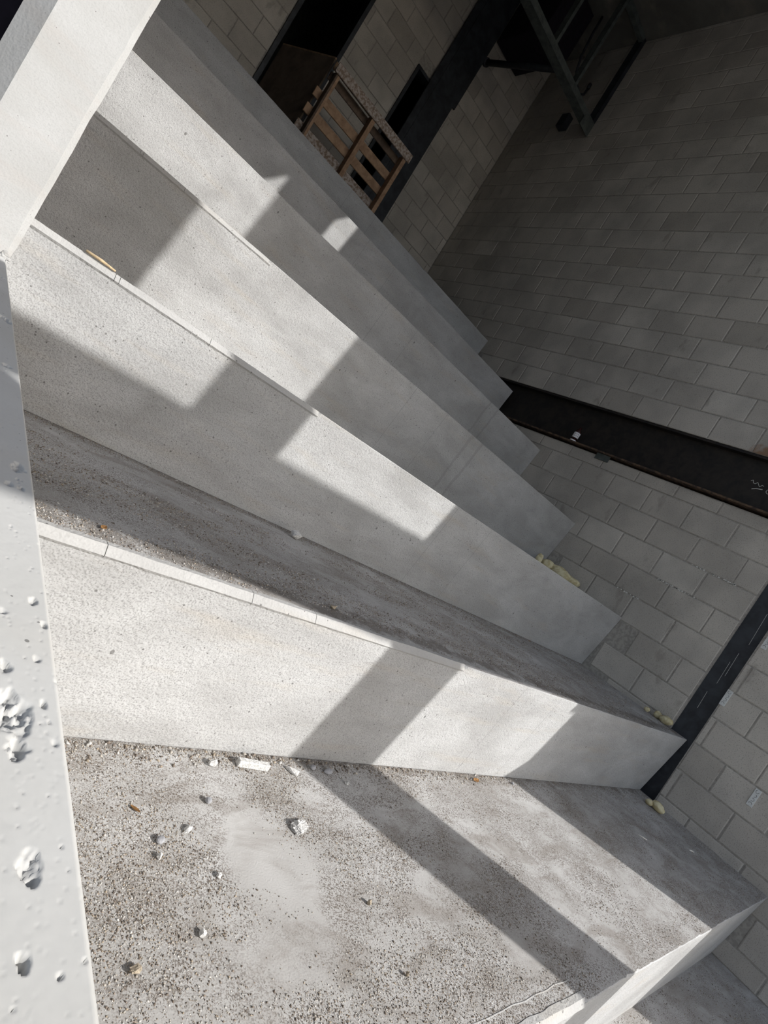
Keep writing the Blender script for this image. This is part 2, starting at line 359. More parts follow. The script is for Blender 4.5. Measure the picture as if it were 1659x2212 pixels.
wl_ = empty('wall_left', (0, 0, Z_LOW)); struct(wl_, 'sunlit pale concrete parapet wall with chipped raking top')
lo = MB()
lo.add([(WX0, -1.75, Z_LOW), (WX1, -1.75, Z_LOW), (WX1, 1.80, Z_LOW), (WX0, 1.80, Z_LOW),
        (WX0, -1.75, ztop(-1.75) - .003), (WX1, -1.75, ztop(-1.75) - .003), (WX1, 1.80, ztop(1.80) - .003), (WX0, 1.80, ztop(1.80) - .003)],
       [(3, 2, 1, 0), (0, 1, 5, 4), (1, 2, 6, 5), (2, 3, 7, 6), (3, 0, 4, 7)])
a = lo.build('parapet_wall', 'wall_top', wl_); a.location = (0, 0, -Z_LOW)
# finely modelled top face with spalls and blow holes
def onw(px, py):
    d_ = fw + rt * ((px - 829.5) / F_PX) + up * ((1106 - py) / F_PX); t = -0.1999 / (d_.z - 0.0949 * d_.y)
    return d_.x * t, d_.y * t, t
nx, ny = 230, 1250
xs = np.linspace(-0.062, WX1, nx); ys = 0.04 + 1.765 * np.linspace(0, 1, ny) ** 1.5
X, Y = np.meshgrid(xs, ys)
Zt = ztop(Y)
spalls = [(30, 1545, 40, .0045), (38, 1620, 24, .004), (12, 1515, 24, .004), (66, 1868, 24, .0032), (70, 1895, 14, .003), (50, 2078, 14, .0045), (95, 1521, 7, .0035), (118, 1605, 8, .002), (72, 1298, 9, .003), (95, 1350, 7, .003), (80, 1425, 8, .002), (14, 1440, 14, .003),
          (40, 1010, 17, .005), (14, 790, 10, .004), (12, 690, 16, .006), (6, 600, 10, .006), (20, 1045, 8, .003), (46, 1056, 7, .003), (4, 1320, 8, .003), (107, 1560, 3, .002), (185, 2072, 4, .002), (135, 1830, 3, .002), (120, 1470, 3, .002), (130, 2110, 5, .0015), (30, 2180, 4, .001)]
for px, py, pr, sd in spalls:
    sx, sy, t_ = onw(px, py); sr = pr * t_ / F_PX
    i0 = max(0, np.searchsorted(ys, sy - sr * 3)); i1 = min(ny, np.searchsorted(ys, sy + sr * 3) + 1); Xs, Ys = X[i0:i1], Y[i0:i1]
    rr = np.hypot(Xs - sx, (Ys - sy) * 0.62)
    wob = sr * (0.35 + 1.3 * fbm(Xs * 1.1 / sr + 9, Ys * 0.8 / sr, 51))
    d = np.clip(2.2 * (1 - rr / wob), 0, 1) ** 0.7
    Zt[i0:i1] -= sd * d * np.clip(0.2 + 2.2 * (fbm(Xs * 420, Ys * 300, 61, 5) - .25), .12, 1.3)
for _ in range(900):
    px = NR.uniform(0, 215); py = NR.uniform(560, 2212); sx, sy, t_ = onw(px, py)
    if sx > WX1 - .002 or sy > 1.78: continue
    sr = NR.uniform(0.9, 2.6) * t_ / F_PX
    i0 = max(0, np.searchsorted(ys, sy - 0.012)); i1 = min(ny, np.searchsorted(ys, sy + 0.012) + 1)
    d = np.clip(1 - (np.hypot(X[i0:i1] - sx, (Y[i0:i1] - sy) * .7) / sr) ** 2, 0, 1)
    Zt[i0:i1] -= min(0.003, sr * 1.3) * d
edge = np.clip((X - (WX1 - 0.0022)) / 0.0022, 0, 1); Zt = Zt - 0.0022 * edge
Zt += 0.00025 * (fbm(X * 30, Y * 30, 71) - 0.5)
V = np.stack([X, Y, Zt], -1).reshape(-1, 3)
idx = np.arange(nx * ny).reshape(ny, nx)
Fq = np.stack([idx[:-1, :-1], idx[:-1, 1:], idx[1:, 1:], idx[1:, :-1]], -1).reshape(-1, 4)
me = bpy.data.meshes.new('wall_cap'); me.vertices.add(len(V)); me.vertices.foreach_set('co', V.reshape(-1).astype(np.float32))
me.loops.add(len(Fq) * 4); me.loops.foreach_set('vertex_index', Fq.reshape(-1).astype(np.int32))
me.polygons.add(len(Fq)); me.polygons.foreach_set('loop_start', np.arange(0, len(Fq) * 4, 4, dtype=np.int32)); me.update(calc_edges=True)
a = link('wall_cap', me, 'wall_top', wl_); a.location = (0, 0, -Z_LOW)
# full-height part with chamfered corners
TY = 1.80; TX1 = 0.130; ca, cb = 0.014, 0.050
plan = [(WX0, TY + 0.042), (WX0 + cb, TY), (TX1 - ca, TY), (TX1, TY + ca), (TX1, 2.05), (WX0, 2.05)]
nz = 160; v = []; f = []
for i in range(nz + 1):
    z = Z_LOW + (ZC - Z_LOW) * i / nz
    for j, p in enumerate(plan):
        w = 0.004 * (float(vnoise(np.array([z * 23.0]), np.array([j * 4.4]), 81)[0]) - 0.5) if j in (2, 3) else 0
        lowb = 0.010 * max(0, 1 - abs(z + 0.0) / 0.06) * float(vnoise(np.array([z * 90.0]), np.array([j * 2.0]), 85)[0])
        v.append((p[0] + w - (lowb if j == 3 else 0), p[1] + (abs(w) if j < 4 else 0), z))
for i in range(nz):
    for j in range(6):
        a_, b_ = i * 6 + j, i * 6 + (j + 1) % 6
        f.append((a_, b_, b_ + 6, a_ + 6))
f.append(tuple(range(5, -1, -1))); f.append(tuple(range(nz * 6, nz * 6 + 6)))
a = obj('pier', v, f, 'pier', wl_); a.location = (0, 0, -Z_LOW)
# crumbled mortar bedding where the full-height part stands on the raking wall
v = []; f = []
mbd = MB()
for i in range(46):
    x = R.uniform(-0.07, 0.126); r = R.uniform(0.003, 0.0085)
    zc = ztop(1.79) + R.uniform(-0.004, 0.016)
    import bmesh
    bm = bmesh.new(); bmesh.ops.create_icosphere(bm, subdivisions=1, radius=r)
    for q in bm.verts: q.co = Vector((q.co.x * R.uniform(.8, 1.6), q.co.y * R.uniform(.4, .8), q.co.z * R.uniform(.6, 1.2)))
    bm.verts.index_update(); mbd.add([(q.co.x + x, q.co.y + TY - 0.001, q.co.z + zc) for q in bm.verts], [[q.index for q in ff.verts] for ff in bm.faces]); bm.free()
a = mbd.build('mortar_crumbs', 'nosing', wl_); a.location = (0, 0, -Z_LOW); a['kind'] = 'stuff'

# ---------------------------------------------------------------- block walls
BL, BH, J = 0.345, 0.2073, 0.008
def block_mesh(name, depth=0.05, ch=0.018):
    # unit block: y,z in -0.5..0.5, front at x=0 looking to -x, slightly chamfered
    i = 0.5 - ch; j = 0.5 - ch * 1.6
    v = [(0.0, y, z) for y, z in ((-i, -j), (i, -j), (i, j), (-i, j))] + [(0.003, y, z) for y, z in ((-.5, -.5), (.5, -.5), (.5, .5), (-.5, .5))] + [(depth, y, z) for y, z in ((-.5, -.5), (.5, -.5), (.5, .5), (-.5, .5))]
    f = [(3, 2, 1, 0)] + [(a, (a + 1) % 4, 4 + (a + 1) % 4, 4 + a) for a in range(4)] + [(4 + a, 4 + (a + 1) % 4, 8 + (a + 1) % 4, 8 + a) for a in range(4)]
    me = mesh(name, v, f); me.materials.append(M['block']); return me
BM_ = block_mesh('block')
def rows(z0, z1, h, zref):
    k = math.floor((z0 - zref) / h) ; out = []
    while zref + k * h < z1 - 0.02:
        a, b = max(z0, zref + k * h), min(z1, zref + (k + 1) * h)
        if b - a > 0.03: out.append((k, a, b))
        k += 1
    return out
def lay(y0, y1, z0, z1, zref, yref, h=BH, l=BL):
    out = []
    for k, a, b in rows(z0, z1, h, zref):
        off = yref + (l / 2 if k % 2 else 0)
        n = math.floor((y0 - off) / l); 
        while off + n * l < y1 - 0.02:
            p, q_ = max(y0, off + n * l), min(y1, off + (n + 1) * l)
            if q_ - p > 0.035: out.append((p, q_, a, b))
            n += 1
    return out
def cut(bl, holes):
    out = []
    for p, q_, a, b in bl:
        if any(p < h[1] - .01 and q_ > h[0] + .01 and a < h[3] - .01 and b > h[2] + .01 for h in holes):
            for h in holes:
                if p < h[1] - .01 and q_ > h[0] + .01 and a < h[3] - .01 and b > h[2] + .01:
                    if h[0] - p > 0.04: out.append((p, h[0], a, b))
                    if q_ - h[1] > 0.04: out.append((h[1], q_, a, b))
            continue
        out.append((p, q_, a, b))
    return out
def tread_z(y):
    z = Z_LOW
    for yy, zz in zip(YN, ZN):
        if y > yy: z = zz
    return z

Y_END = -1.80
H1 = (-0.16, 0.25, 1.20 + SE * 3.94, 1.53 + SE * 4.10)       # two unseen blocks left out high near the front to let sun flecks through
H2 = (-1.02, -0.69, 1.15 + SE * 4.84, 1.36 + SE * 5.0)
COLY = (1.000, 1.156)
wr = empty('wall_right', (XW, 2.0, Z_LOW)); struct(wr, 'grey concrete block wall beside the steps')
def wr_fix(o): o.location = o.location - Vector((XW, 2.0, Z_LOW)); return o
mb = MB(); X0, X1 = XW + 0.0045, XW + 0.10
# mortar core, left open for the beam, the column and the two openings added for sun flecks
mb.box(X0, X1, COLY[1], YB + .1, Z_LOW, 1.215)
mb.box(X0, X1, 0.25, YB + .1, 1.64, ZC)
mb.box(X0, X1, Y_END, COLY[0], Z_LOW, 1.215)
mb.box(X0, X1, Y_END, 0.25, 1.64, H1[2])
mb.box(X0, X1, Y_END, H1[0], H1[2], H1[3]); mb.box(X0, X1, Y_END, 0.25, H1[3], H2[2])
mb.box(X0, X1, Y_END, H2[0], H2[2], H2[3]); mb.box(X0, X1, H2[1], 0.25, H2[2], H2[3]); mb.box(X0, X1, Y_END, 0.25, H2[3], ZC)
mb.box(XW + 0.12, XW + 0.16, Y_END, YB + .1, Z_LOW, 1.70)
wr_fix(mb.build('mortar_core', 'mortar', wr))
allb = lay(COLY[1] + .006, YB, 1.638, ZC, 1.638, 3.40, 0.2050, 0.338)
allb += lay(COLY[1] + .006, YB, Z_LOW, 1.213, 0.282, 1.675)
allb += lay(Y_END, COLY[0] - .004, Z_LOW, 1.213, -0.36, 0.612 - .0)
allb += cut(lay(Y_END, COLY[1], 1.638, ZC, 1.638, 3.40, 0.2050, 0.338), [H1, H2])
vis = []; rest = []
for p, q_, a, b in allb:
    yc, zc = (p + q_) / 2, (a + b) / 2
    if b < tread_z(yc) - 0.02: continue
    (vis if (q_ > 0.66 + 0.53 * zc and yc < YB) else rest).append((p, q_, a, b))
vis.sort(key=lambda t: ((t[0] + t[1]) / 2) ** 2 + ((t[2] + t[3]) / 2) ** 2)
rest += vis[300:]; vis = vis[:300]
for p, q_, a, b in vis:
    o = link('block', BM_, None, wr)
    o.location = (R.uniform(-0.002, 0.0015), (p + q_) / 2 - 2.0, (a + b) / 2 - Z_LOW)
    o.scale = (1, q_ - p - J + R.uniform(-.002, .002), b - a - J + R.uniform(-.002, .001)); o.rotation_euler = (R.uniform(-.004, .004), 0, R.uniform(-.004, .004))
mb = MB()
for p, q_, a, b in rest:
    mb.box(XW, XW + .05, p + J / 2, q_ - J / 2, a + J / 2, b - J / 2)
o = wr_fix(mb.build('upper_blocks', 'block', wr)); o['kind'] = 'stuff'

# back wall with a tall doorway, a narrow opening and blocks
wb = empty('wall_back', (2.0, YB, 2.0)); struct(wb, 'dim grey block wall behind the top step')
D1 = (1.40, 2.02, 2.0, 4.75); D2 = (2.78, 3.30, 2.0, 4.31)
mb = MB(); y0, y1 = YB + .006, YB + .15
for (a, b, c_, d) in [(-2.6, D1[0], Z_LOW, ZC), (D1[0], D1[1], D1[3], ZC), (D1[1], D2[0], 1.5, ZC), (D2[0], D2[1], D2[3], ZC), (D2[1], XW + .1, 1.5, ZC)]:
    mb.box(a, b, y0, y1, c_, d)
o = mb.build('mortar_core', 'mortar', wb); o.location = (-2, -YB, -2)
bl = lay(0.35, XW - 0.004, 2.0, ZC, 2.0, 0.35, 0.2050, 0.345)
bl = cut(bl, [D1, D2])
for p, q_, a, b in bl:
    o = link('block', BM_, None, wb); o.rotation_euler = (0, 0, math.pi / 2)
    o.location = ((p + q_) / 2 - 2, R.uniform(-.002, .001), (a + b) / 2 - 2); o.scale = (1, q_ - p - J, b - a - J)
# dark rooms behind the openings
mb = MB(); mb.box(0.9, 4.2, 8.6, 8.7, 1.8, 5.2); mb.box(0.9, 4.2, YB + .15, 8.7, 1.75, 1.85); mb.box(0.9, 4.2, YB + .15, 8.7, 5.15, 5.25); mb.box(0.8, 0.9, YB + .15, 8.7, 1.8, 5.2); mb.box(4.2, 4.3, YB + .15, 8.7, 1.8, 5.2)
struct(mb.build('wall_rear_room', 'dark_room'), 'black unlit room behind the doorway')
def frame_u(name, d, w, y0, y1, mat, label, n):
    e = empty(name, (d[0], YB, d[2])); struct(e, label)
    for nm, bx in (('jamb', (d[0], d[0] + w, y0, y1, d[2], d[3])), ('jamb', (d[1] - w, d[1], y0, y1, d[2], d[3])), ('head', (d[0] + w, d[1] - w, y0, y1, d[3] - w, d[3]))):
        o = MB().box(*bx).build(nm, mat, e); o.location = (-d[0], -YB, -d[2])
frame_u('door_1', D1, 0.045, YB - .025, YB + .12, 'navy_steel', 'tall dark steel framed doorway behind the pallet', 1)
frame_u('door_2', D2, 0.035, YB - .02, YB + .12, 'navy_steel', 'narrow black opening beside the steel column', 2)

Y_ROOF = 0.2
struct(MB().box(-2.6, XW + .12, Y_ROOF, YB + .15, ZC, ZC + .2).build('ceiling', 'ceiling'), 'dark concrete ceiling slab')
struct(MB().box(-2.6, -2.5, 2.05, YB + .1, Z_LOW, ZC).build('wall_far_left', 'facade'), 'concrete side wall')
mb = MB(); mb.box(-2.5, WX0 + .02, 2.051, 2.15, Z_LOW, ZC); mb.box(WX0 - .03, WX0 + .02, 2.15, YB, Z_LOW, ZC)  # black panels added to keep the space beside the pier dark
struct(mb.build('wall_shade_panel', 'shade_black'), 'added black panel standing in for darkness behind the concrete pier')
# open concrete front of the building behind the camera: lintel, rail beam, a post and added sun blockers
FT = 0.03
def fz(y, z): return z + SE * (y - Y_END)          # where the sun ray through (y, z) crosses the front
FX = 1.10
mb = MB(); mb.box(-2.6, XW + .1, Y_END - FT, Y_END + FT, fz(3.344, 1.062) + .35, fz(Y_ROOF, ZC + .2) + .1)
mb.box(XW + .1, XW + 3.0, Y_END - FT, Y_END + FT, fz(0, 4.95), fz(Y_ROOF, ZC + .2) + .1)  # unseen blocker added past the wall end, keeps sun off the top riser
zt_ = fz(1.868, -.155)
edge_ = [(FX, fz(1.177, -.376)), (2.2, fz(1.177, -.376)), (2.62, fz(1.143, -.376)), (2.84, fz(1.09, -.376)), (3.05, fz(1.06, -.376)), (XW + .1, fz(1.085, -.376))]
for (xa, za), (xb, zb) in zip(edge_[:-1], edge_[1:]):
    mb.add([(x, y, z) for x, z0 in ((xa, za), (xb, zb)) for y in (Y_END - FT, Y_END + FT) for z in (z0, zt_)],
           [(0, 1, 3, 2), (4, 6, 7, 5), (0, 4, 5, 1), (2, 3, 7, 6), (1, 5, 7, 3), (0, 2, 6, 4)])
mb.box(FX, 1.75, Y_END - FT, Y_END + FT, fz(.5, -.155), fz(1.177, -.376))
mb.box(3.095, 3.435, Y_END - FT, Y_END + FT, Z_LOW, fz(3.344, 1.062) + .36)
mb.box(-2.6, FX, Y_END - FT, Y_END + FT, Z_LOW, fz(3.344, 1.062) + .36)
mb.box(2.90, 3.10, Y_END - FT, Y_END + FT, fz(0, 1.62), fz(0, 2.72))  # unseen blocker added to shade the left end of the fourth riser
struct(mb.build('wall_front', 'facade'), 'unseen concrete posts and beams of the open front with added sun blockers')

# ---------------------------------------------------------------- steel
e = empty('steel_column', (XW, 1.08, Z_LOW)); tag(e, 'black steel column set in a slot of the block wall at the lower right', 'column')
def part(mb, name, mat, e, smooth=False):
    o = mb.build(name, mat, e, smooth); o.location = -e.location; return o
part(MB().box(XW + .03, XW + .04, COLY[0] - .02, COLY[1] + .02, Z_LOW, 1.215), 'flange', 'navy_steel', e)
part(MB().box(XW + .04, XW + .12, 1.07, 1.085, Z_LOW, 1.215), 'web', 'navy_steel', e)
for (ya, za, yb2, zb2) in [(1.06, .62, 1.05, .38), (1.07, .30, 1.065, .12), (1.085, .22, 1.08, .05), (1.10, -.03, 1.095, -.16)]:
    part(MB().bar((XW + .0295, ya, za), (XW + .0295, yb2, zb2), .0016, .003, (1, 0, 0)), 'chalk_line', 'chalk', e)

e = empty('steel_beam', (XW, 1.3, 1.24)); tag(e, 'dark brown steel beam let into the block wall, chalk marks at one end', 'beam')
part(MB().box(XW + .055, XW + .068, Y_END, YB, 1.25, 1.62), 'web', 'brown_steel', e)
part(MB().box(XW - .034, XW + .11, Y_END, YB, 1.236, 1.250), 'bottom_flange', 'rust', e)
part(MB().box(XW - .004, XW + .11, Y_END, YB, 1.616, 1.632), 'top_flange', 'brown_steel', e)
cz = [(1.62 - .012 * i, 1.452 + .012 * math.sin(i * 1.9) - .0022 * i) for i in range(9)]
part(MB().tube([(XW + .054, y, z) for y, z in cz], .0022, 5), 'chalk_mark', 'chalk', e)
part(MB().tube([(XW + .054, 1.475 + .018 * math.cos(t), 1.415 + .018 * math.sin(t)) for t in [i * .5 for i in range(14)]], .002, 5), 'chalk_mark', 'chalk', e)
part(MB().tube([(XW + .054, 1.585, 1.395), (XW + .054, 1.56, 1.408), (XW + .054, 1.52, 1.415)], .0035, 5), 'chalk_mark', 'chalk', e)

e = empty('bottle', (XW - .002, 3.09, 1.250)); tag(e, 'small dark bottle with a white label standing on the beam flange', 'bottle')
def lathe(prof, n=20):
    mb = MB(); v = []; f = []
    for r_, z in prof: v += [(r_ * math.cos(2 * math.pi * k / n), r_ * math.sin(2 * math.pi * k / n), z) for k in range(n)]
    for i in range(len(prof) - 1):
        for k in range(n): f.append((i * n + k, i * n + (k + 1) % n, (i + 1) * n + (k + 1) % n, (i + 1) * n + k))
    f.append(tuple(reversed(range(n)))); f.append(tuple(range((len(prof) - 1) * n, len(prof) * n)))
    return mb.add(v, f)
lathe([(.029, .012), (.029, .095), (.024, .112), (.012, .124), (.012, .145)]).build('glass_body', 'bottle', e, True)
lathe([(.030, 0), (.0305, .013), (.029, .014)]).build('base_ring', 'label', e)
lab = lathe([(.0296, .036), (.0302, .038), (.0302, .086), (.0296, .088)]).build('label', 'label', e, True)
for r_ in range(2):
    for c_ in range(3):
        t = math.radians(180 + 35 + (c_ - 1) * 26)
        p = Vector((.0304 * math.cos(t), .0304 * math.sin(t), .053 + .018 * r_)); d = Vector((-math.sin(t), math.cos(t), 0))
        MB().bar(p - d * .003 + Vector((0, 0, .002)), p + d * .003 - Vector((0, 0, .002)), .001, .005, (0, 0, 1)).build('print_mark', 'ink', lab)

o = MB().cbox(XW - .012, XW - .001, 2.665, 2.80, 1.178, 1.235, .002).build('steel_plate', 'green_steel'); tag(o, 'small grey-green steel plate tucked under the brown beam', 'plate')

# tall dark column on the back wall
e = empty('steel_column', (3.1, YB, 2.0)); tag(e, 'tall navy-black steel column against the back wall right of the pallet', 'column')
part(MB().box(2.985, 3.405, YB - .055, YB - .035, 2.0, 5.97), 'face_plate', 'navy_steel', e)
part(MB().box(3.01, 3.38, YB - .035, YB - .003, 2.0, 5.97), 'web', 'navy_steel', e)
part(MB().box(3.40, 3.445, YB - .053, YB - .033, 4.34, 5.97), 'splice_plate', 'navy_steel', e)
part(MB().box(3.075, 3.085, YB - .061, YB - .055, 2.0, 5.97), 'weld_seam', 'navy_steel', e)

# hanging steel frame under the ceiling
FY = 5.25
e = empty('hanging_frame', (3.5, FY, 4.8)); tag(e, 'grey-green steel frame hanging under the ceiling in the dark upper corner', 'frame')
part(MB().box(1.9, XW - .002, FY - .02, FY + .02, 4.80, 4.875), 'bottom_rail', 'green_steel', e)
part(MB().box(1.9, XW - .002, FY + .02, FY + .10, 4.80, 4.815), 'bottom_rail', 'green_steel', e)
part(MB().box(XW - .05, XW - .002, FY - .02, FY + .08, 4.875, ZC), 'post', 'navy_steel', e)
part(MB().box(3.885, XW - .05, FY - .03, FY + .03, 5.92, ZC), 'top_rail', 'green_steel', e)
for x in (2.9, 3.365, 3.865):
    part(MB().box(x - .018, x + .018, FY - .018, FY + .07, 4.875, ZC), 'upright', 'green_steel', e)
part(MB().box(4.2, XW - .004, FY - .022, FY - .020, 4.70, 4.80), 'gusset', 'green_steel', e)
e = empty('shade_box', (3.7, 6.0, 5.32)); tag(e, 'added black box darkening the corner under the ceiling behind the hanging frame', 'shade_box')
part(MB().cbox(3.47, 3.95, 5.75, YB - .01, 5.32, ZC - .002, .01), 'casing', 'shade_black', e)  # black box added to darken the corner behind the frame
e = empty('steel_tube', (3.5, 6.5, 5.05)); tag(e, 'dark tube sticking out of the back wall below the hanging frame', 'tube')
part(MB().tube([(3.49, YB - .002, 5.06), (3.72, 5.35, 4.93)], .035, 12), 'tube', 'navy_steel', e, True)
part(MB().tube([(3.488, YB - .003, 5.061), (3.496, YB - .04, 5.057)], .05, 12), 'collar', 'navy_steel', e, True)
e = empty('cable', (4.0, 5.7, 4.9)); tag(e, 'black cable dangling in a loop behind the hanging frame', 'cable')
cp = [(3.99, 5.66, ZC), (4.0, 5.66, 5.75), (4.03, 5.66, 5.5), (4.09, 5.66, 5.35), (4.2, 5.66, 5.28), (4.28, 5.64, 5.24), (4.33, 5.62, 5.27), (4.335, 5.62, 5.36)]
part(MB().tube(cp, .014, 8), 'cord', 'navy_steel', e, True)
part(MB().tube([(4.335, 5.62, 5.36), (4.335, 5.62, 5.42)], .022, 8), 'plug', 'navy_steel', e, True)
e = empty('junction_box', (4.15, 5.9, 4.95)); tag(e, 'small black box with a red cap on the wall below the hanging frame', 'box')
part(MB().cbox(XW - .10, XW - .004, 5.62, 5.74, 4.83, 5.0, .006), 'housing', 'navy_steel', e)
part(MB().cbox(XW - .07, XW - .03, 5.741, 5.775, 4.88, 4.93, .005), 'cap', 'red', e)

# ---------------------------------------------------------------- pallet and plywood on the top step
PY = 5.60
e = empty('pallet', (1.75, PY, 2.0)); tag(e, 'wooden pallet standing on edge on the top step', 'pallet')
PX0, PX1, PT = 1.745, 2.815, 3.045
pl = {}
def board(x0, x1, z0, z1, y0, y1, mat, name='slat', tilt=0.0):
    mb = MB(); mb.cbox(x0, x1, y0, y1, z0, z1, .003)
    xc = (x0 + x1) / 2
    mb.v = [(v_[0], v_[1], v_[2] + (v_[0] - xc) * tilt) for v_ in mb.v]
    return part(mb, name, mat, e)
board(PX0 - .01, PX1 + .015, 2.955, PT, PY - .02, PY, 'pine_grey', 'top_board', .008)
board(PX0 - .01, PX1 - .01, 2.005, 2.09, PY - .02, PY, 'pine', 'bottom_board')
for x, w in ((1.79, .042), (2.285, .045), (2.775, .042)):
    part(MB().cbox(x - w / 2, x + w / 2, PY + .0005, PY + .09, 2.0, 2.985, .003), 'stringer', 'pine_dark' if x < 2 else 'pine', e)
    part(MB().box(x + w / 2 - .024, x + w / 2 + .001, PY - .0015, PY + .0005, 2.09, 2.955), 'stringer_face', 'pine', e)
for i, (z0, z1, m_) in enumerate([(2.90, 2.975, 'pine_dark'), (2.70, 2.79, 'pine'), (2.53, 2.62, 'pine'), (2.36, 2.45, 'pine_grey'), (2.19, 2.27, 'pine_grey'), (2.01, 2.10, 'pine')]):
    board(PX0 - (.045 if 0 < i < 4 else .0), PX1 - .005, z0, z1, PY + .0905, PY + .108, m_, 'slat', R.uniform(-.01, .01))
board(1.74, 2.30, 3.0, 3.075, PY + .0905, PY + .103, 'ply_edge', 'broken_board', -.012)

e = empty('plywood_sheet', (1.6, 6.1, 2.0)); tag(e, 'brown plywood sheet standing in the doorway behind the pallet', 'plywood')
A = Vector((1.475, 6.50, 0)); B = Vector((1.735, 5.735, 0)); d = (B - A).normalized(); nrm = Vector((-d.y, d.x, 0)) * .009
def sheet(z0a, z1a, z0b, z1b, off):
    v = []
    for P_, za, zb2 in ((A, z0a, z1a), (B, z0b, z1b)):
        for s_ in (-1, 1):
            v += [(P_.x + nrm.x * s_ * off, P_.y + nrm.y * s_ * off, za), (P_.x + nrm.x * s_ * off, P_.y + nrm.y * s_ * off, zb2)]
    return MB().add(v, [(0, 1, 3, 2), (4, 6, 7, 5), (0, 4, 5, 1), (2, 3, 7, 6), (1, 5, 7, 3), (0, 2, 6, 4)])
part(sheet(2.0, 3.165, 2.0, 3.10, 1.0), 'panel', 'ply', e)
part(sheet(3.166, 3.182, 3.101, 3.117, 1.05), 'top_edge', 'ply_edge', e)

# ---------------------------------------------------------------- small things
def lump(name, loc, dims, mat, label, cat, seed, sub=2, rough=0.35, rot=0.0, group=None, flatten=0.0, parent=None):
    import bmesh
    rr = random.Random(seed); bm = bmesh.new(); bmesh.ops.create_icosphere(bm, subdivisions=sub, radius=1)
    if mat in ('stone_pale', 'stone_tan'):          # broken, angular pieces
        bm.clear()
        for _ in range(22):
            n = Vector((rr.gauss(0, 1), rr.gauss(0, 1), rr.gauss(0, 1))).normalized(); bm.verts.new(n * rr.uniform(.72, 1.1))
        h = bmesh.ops.convex_hull(bm, input=list(bm.verts)); bmesh.ops.delete(bm, geom=[g_ for g_ in h['geom_interior'] if isinstance(g_, bmesh.types.BMVert)], context='VERTS')
        bmesh.ops.triangulate(bm, faces=list(bm.faces))
        for it in range(sub - 1):
            bmesh.ops.subdivide_edges(bm, edges=list(bm.edges), cuts=1, use_grid_fill=True)
            for q in bm.verts: q.co *= 1 + rr.uniform(-1, 1) * rough * .16 / (it + 1)
        pts = []
    else:
        pts = [Vector((rr.gauss(0, 1), rr.gauss(0, 1), rr.gauss(0, 1))).normalized() for _ in range(9)]
        am = [rr.uniform(-rough, rough) for _ in pts]
        for q in bm.verts:
            n = q.co.normalized(); s_ = 1 + sum(a_ * max(0, n.dot(p_)) ** 3 for a_, p_ in zip(am, pts)) + rr.uniform(-1, 1) * rough * 0.22
            q.co = n * s_
    for q in bm.verts: q.co = Vector((q.co.x * dims[0] / 2, q.co.y * dims[1] / 2, q.co.z * dims[2] / 2))
    zmin = min(q.co.z for q in bm.verts)
    for q in bm.verts: q.co.z -= zmin * 0.92
    for q in bm.verts: q.co.z = max(q.co.z, 0.0)
    me = bpy.data.meshes.new(name); bm.to_mesh(me); bm.free()
    o = link(name, me, mat, parent); o.location = loc; o.rotation_euler = (0, 0, rot)
    if label: tag(o, label, cat, group)
    return o
T0, T1, T2 = ZN[0], ZN[1], ZN[2]
lump('rubble_chunk', (1.10, 0.835, T0), (.066, .046, .018), 'stone_pale', 'largest pale crumbly mortar chunk in the middle of the lowest step', 'rubble', 3, 4, 1.3, .5)
lump('rubble_chunk', (0.785, 0.838, T0), (.036,.016,.012), 'stone_pale', 'flat white chip with a long shadow left of the clean patch on the lowest step', 'rubble', 5, 2, .5, .75)
lump('pebble', (0.712, 0.812, T0), (.021, .017, .012), 'stone_grey', 'smooth blue-grey pebble beside the flat white chip', 'pebble', 8, 2, .15, .3)
lump('pebble', (0.865, 0.918, T0), (.020, .018, .014), 'stone_grey', 'grey pebble between the parapet wall and the white mortar bar', 'pebble', 9, 2, .2, .9)
e = empty('mortar_bar', (1.055, 1.045, T0)); tag(e, 'white rectangular mortar bar lying by the lowest riser', 'rubble')
o = MB().cbox(-.05, .05, -.009, .009, 0, .019, .002).build('bar', 'stone_pale', e); e.rotation_euler = (0, 0, -.12)
lump('rubble_chunk', (1.195, 1.035, T0), (.05, .024, .020), 'stone_pale', 'small pale rubble heap piece right of the white mortar bar', 'rubble', 12, 2, .5, 2.2)
lump('rubble_chunk', (1.285, 1.055, T0), (.022, .018, .016), 'stone_grey', 'grey chip in the corner shadow under the lowest riser', 'rubble', 13, 2, .3, .4)
lump('rubble_chunk', (1.345, 1.045, T0), (.040, .020, .012), 'stone_grey', 'flat grey flake in the corner shadow under the lowest riser', 'rubble', 14, 2, .3, .2)
lump('rubble_chunk', (1.395, 1.00, T0), (.02, .016, .014), 'stone_pale', 'pale crumb at the edge of the first shadow band', 'rubble', 15, 2, .3, .2)
lump('rubble_chunk', (1.185, .618, T0), (.016, .010, .016), 'stone_tan', 'upright thin flake casting a pointed shadow on the lowest step', 'rubble', 16, 2, .4, 1.2)
lump('rubble_chunk', (.60, .573, T0), (.022, .02, .011), 'stone_tan', 'crumbled tan clod near the parapet wall at the bottom', 'rubble', 17, 3, .6, .3)
lump('rubble_chunk', (.735, .612, T0), (.020, .015, .012), 'stone_pale', 'pale angular chip right of the tan clod', 'rubble', 18, 2, .4, .8)
lump('rubble_chunk', (1.17, .455, T0), (.012,.009,.014), 'stone_tan', 'dark brown crumb near the front edge of the lowest step', 'rubble', 19, 2, .4, .8)
lump('rubble_chunk', (.70, .775, T0), (.018, .014, .012), 'stone_pale', 'small white chip close to the parapet wall', 'rubble', 20, 2, .4, .8)
lump('rubble_chunk', (.815, .722, T0), (.022, .012, .010), 'stone_pale', 'thin white splinter left of the clean dusty patch', 'rubble', 22, 2, .4, 1.0)
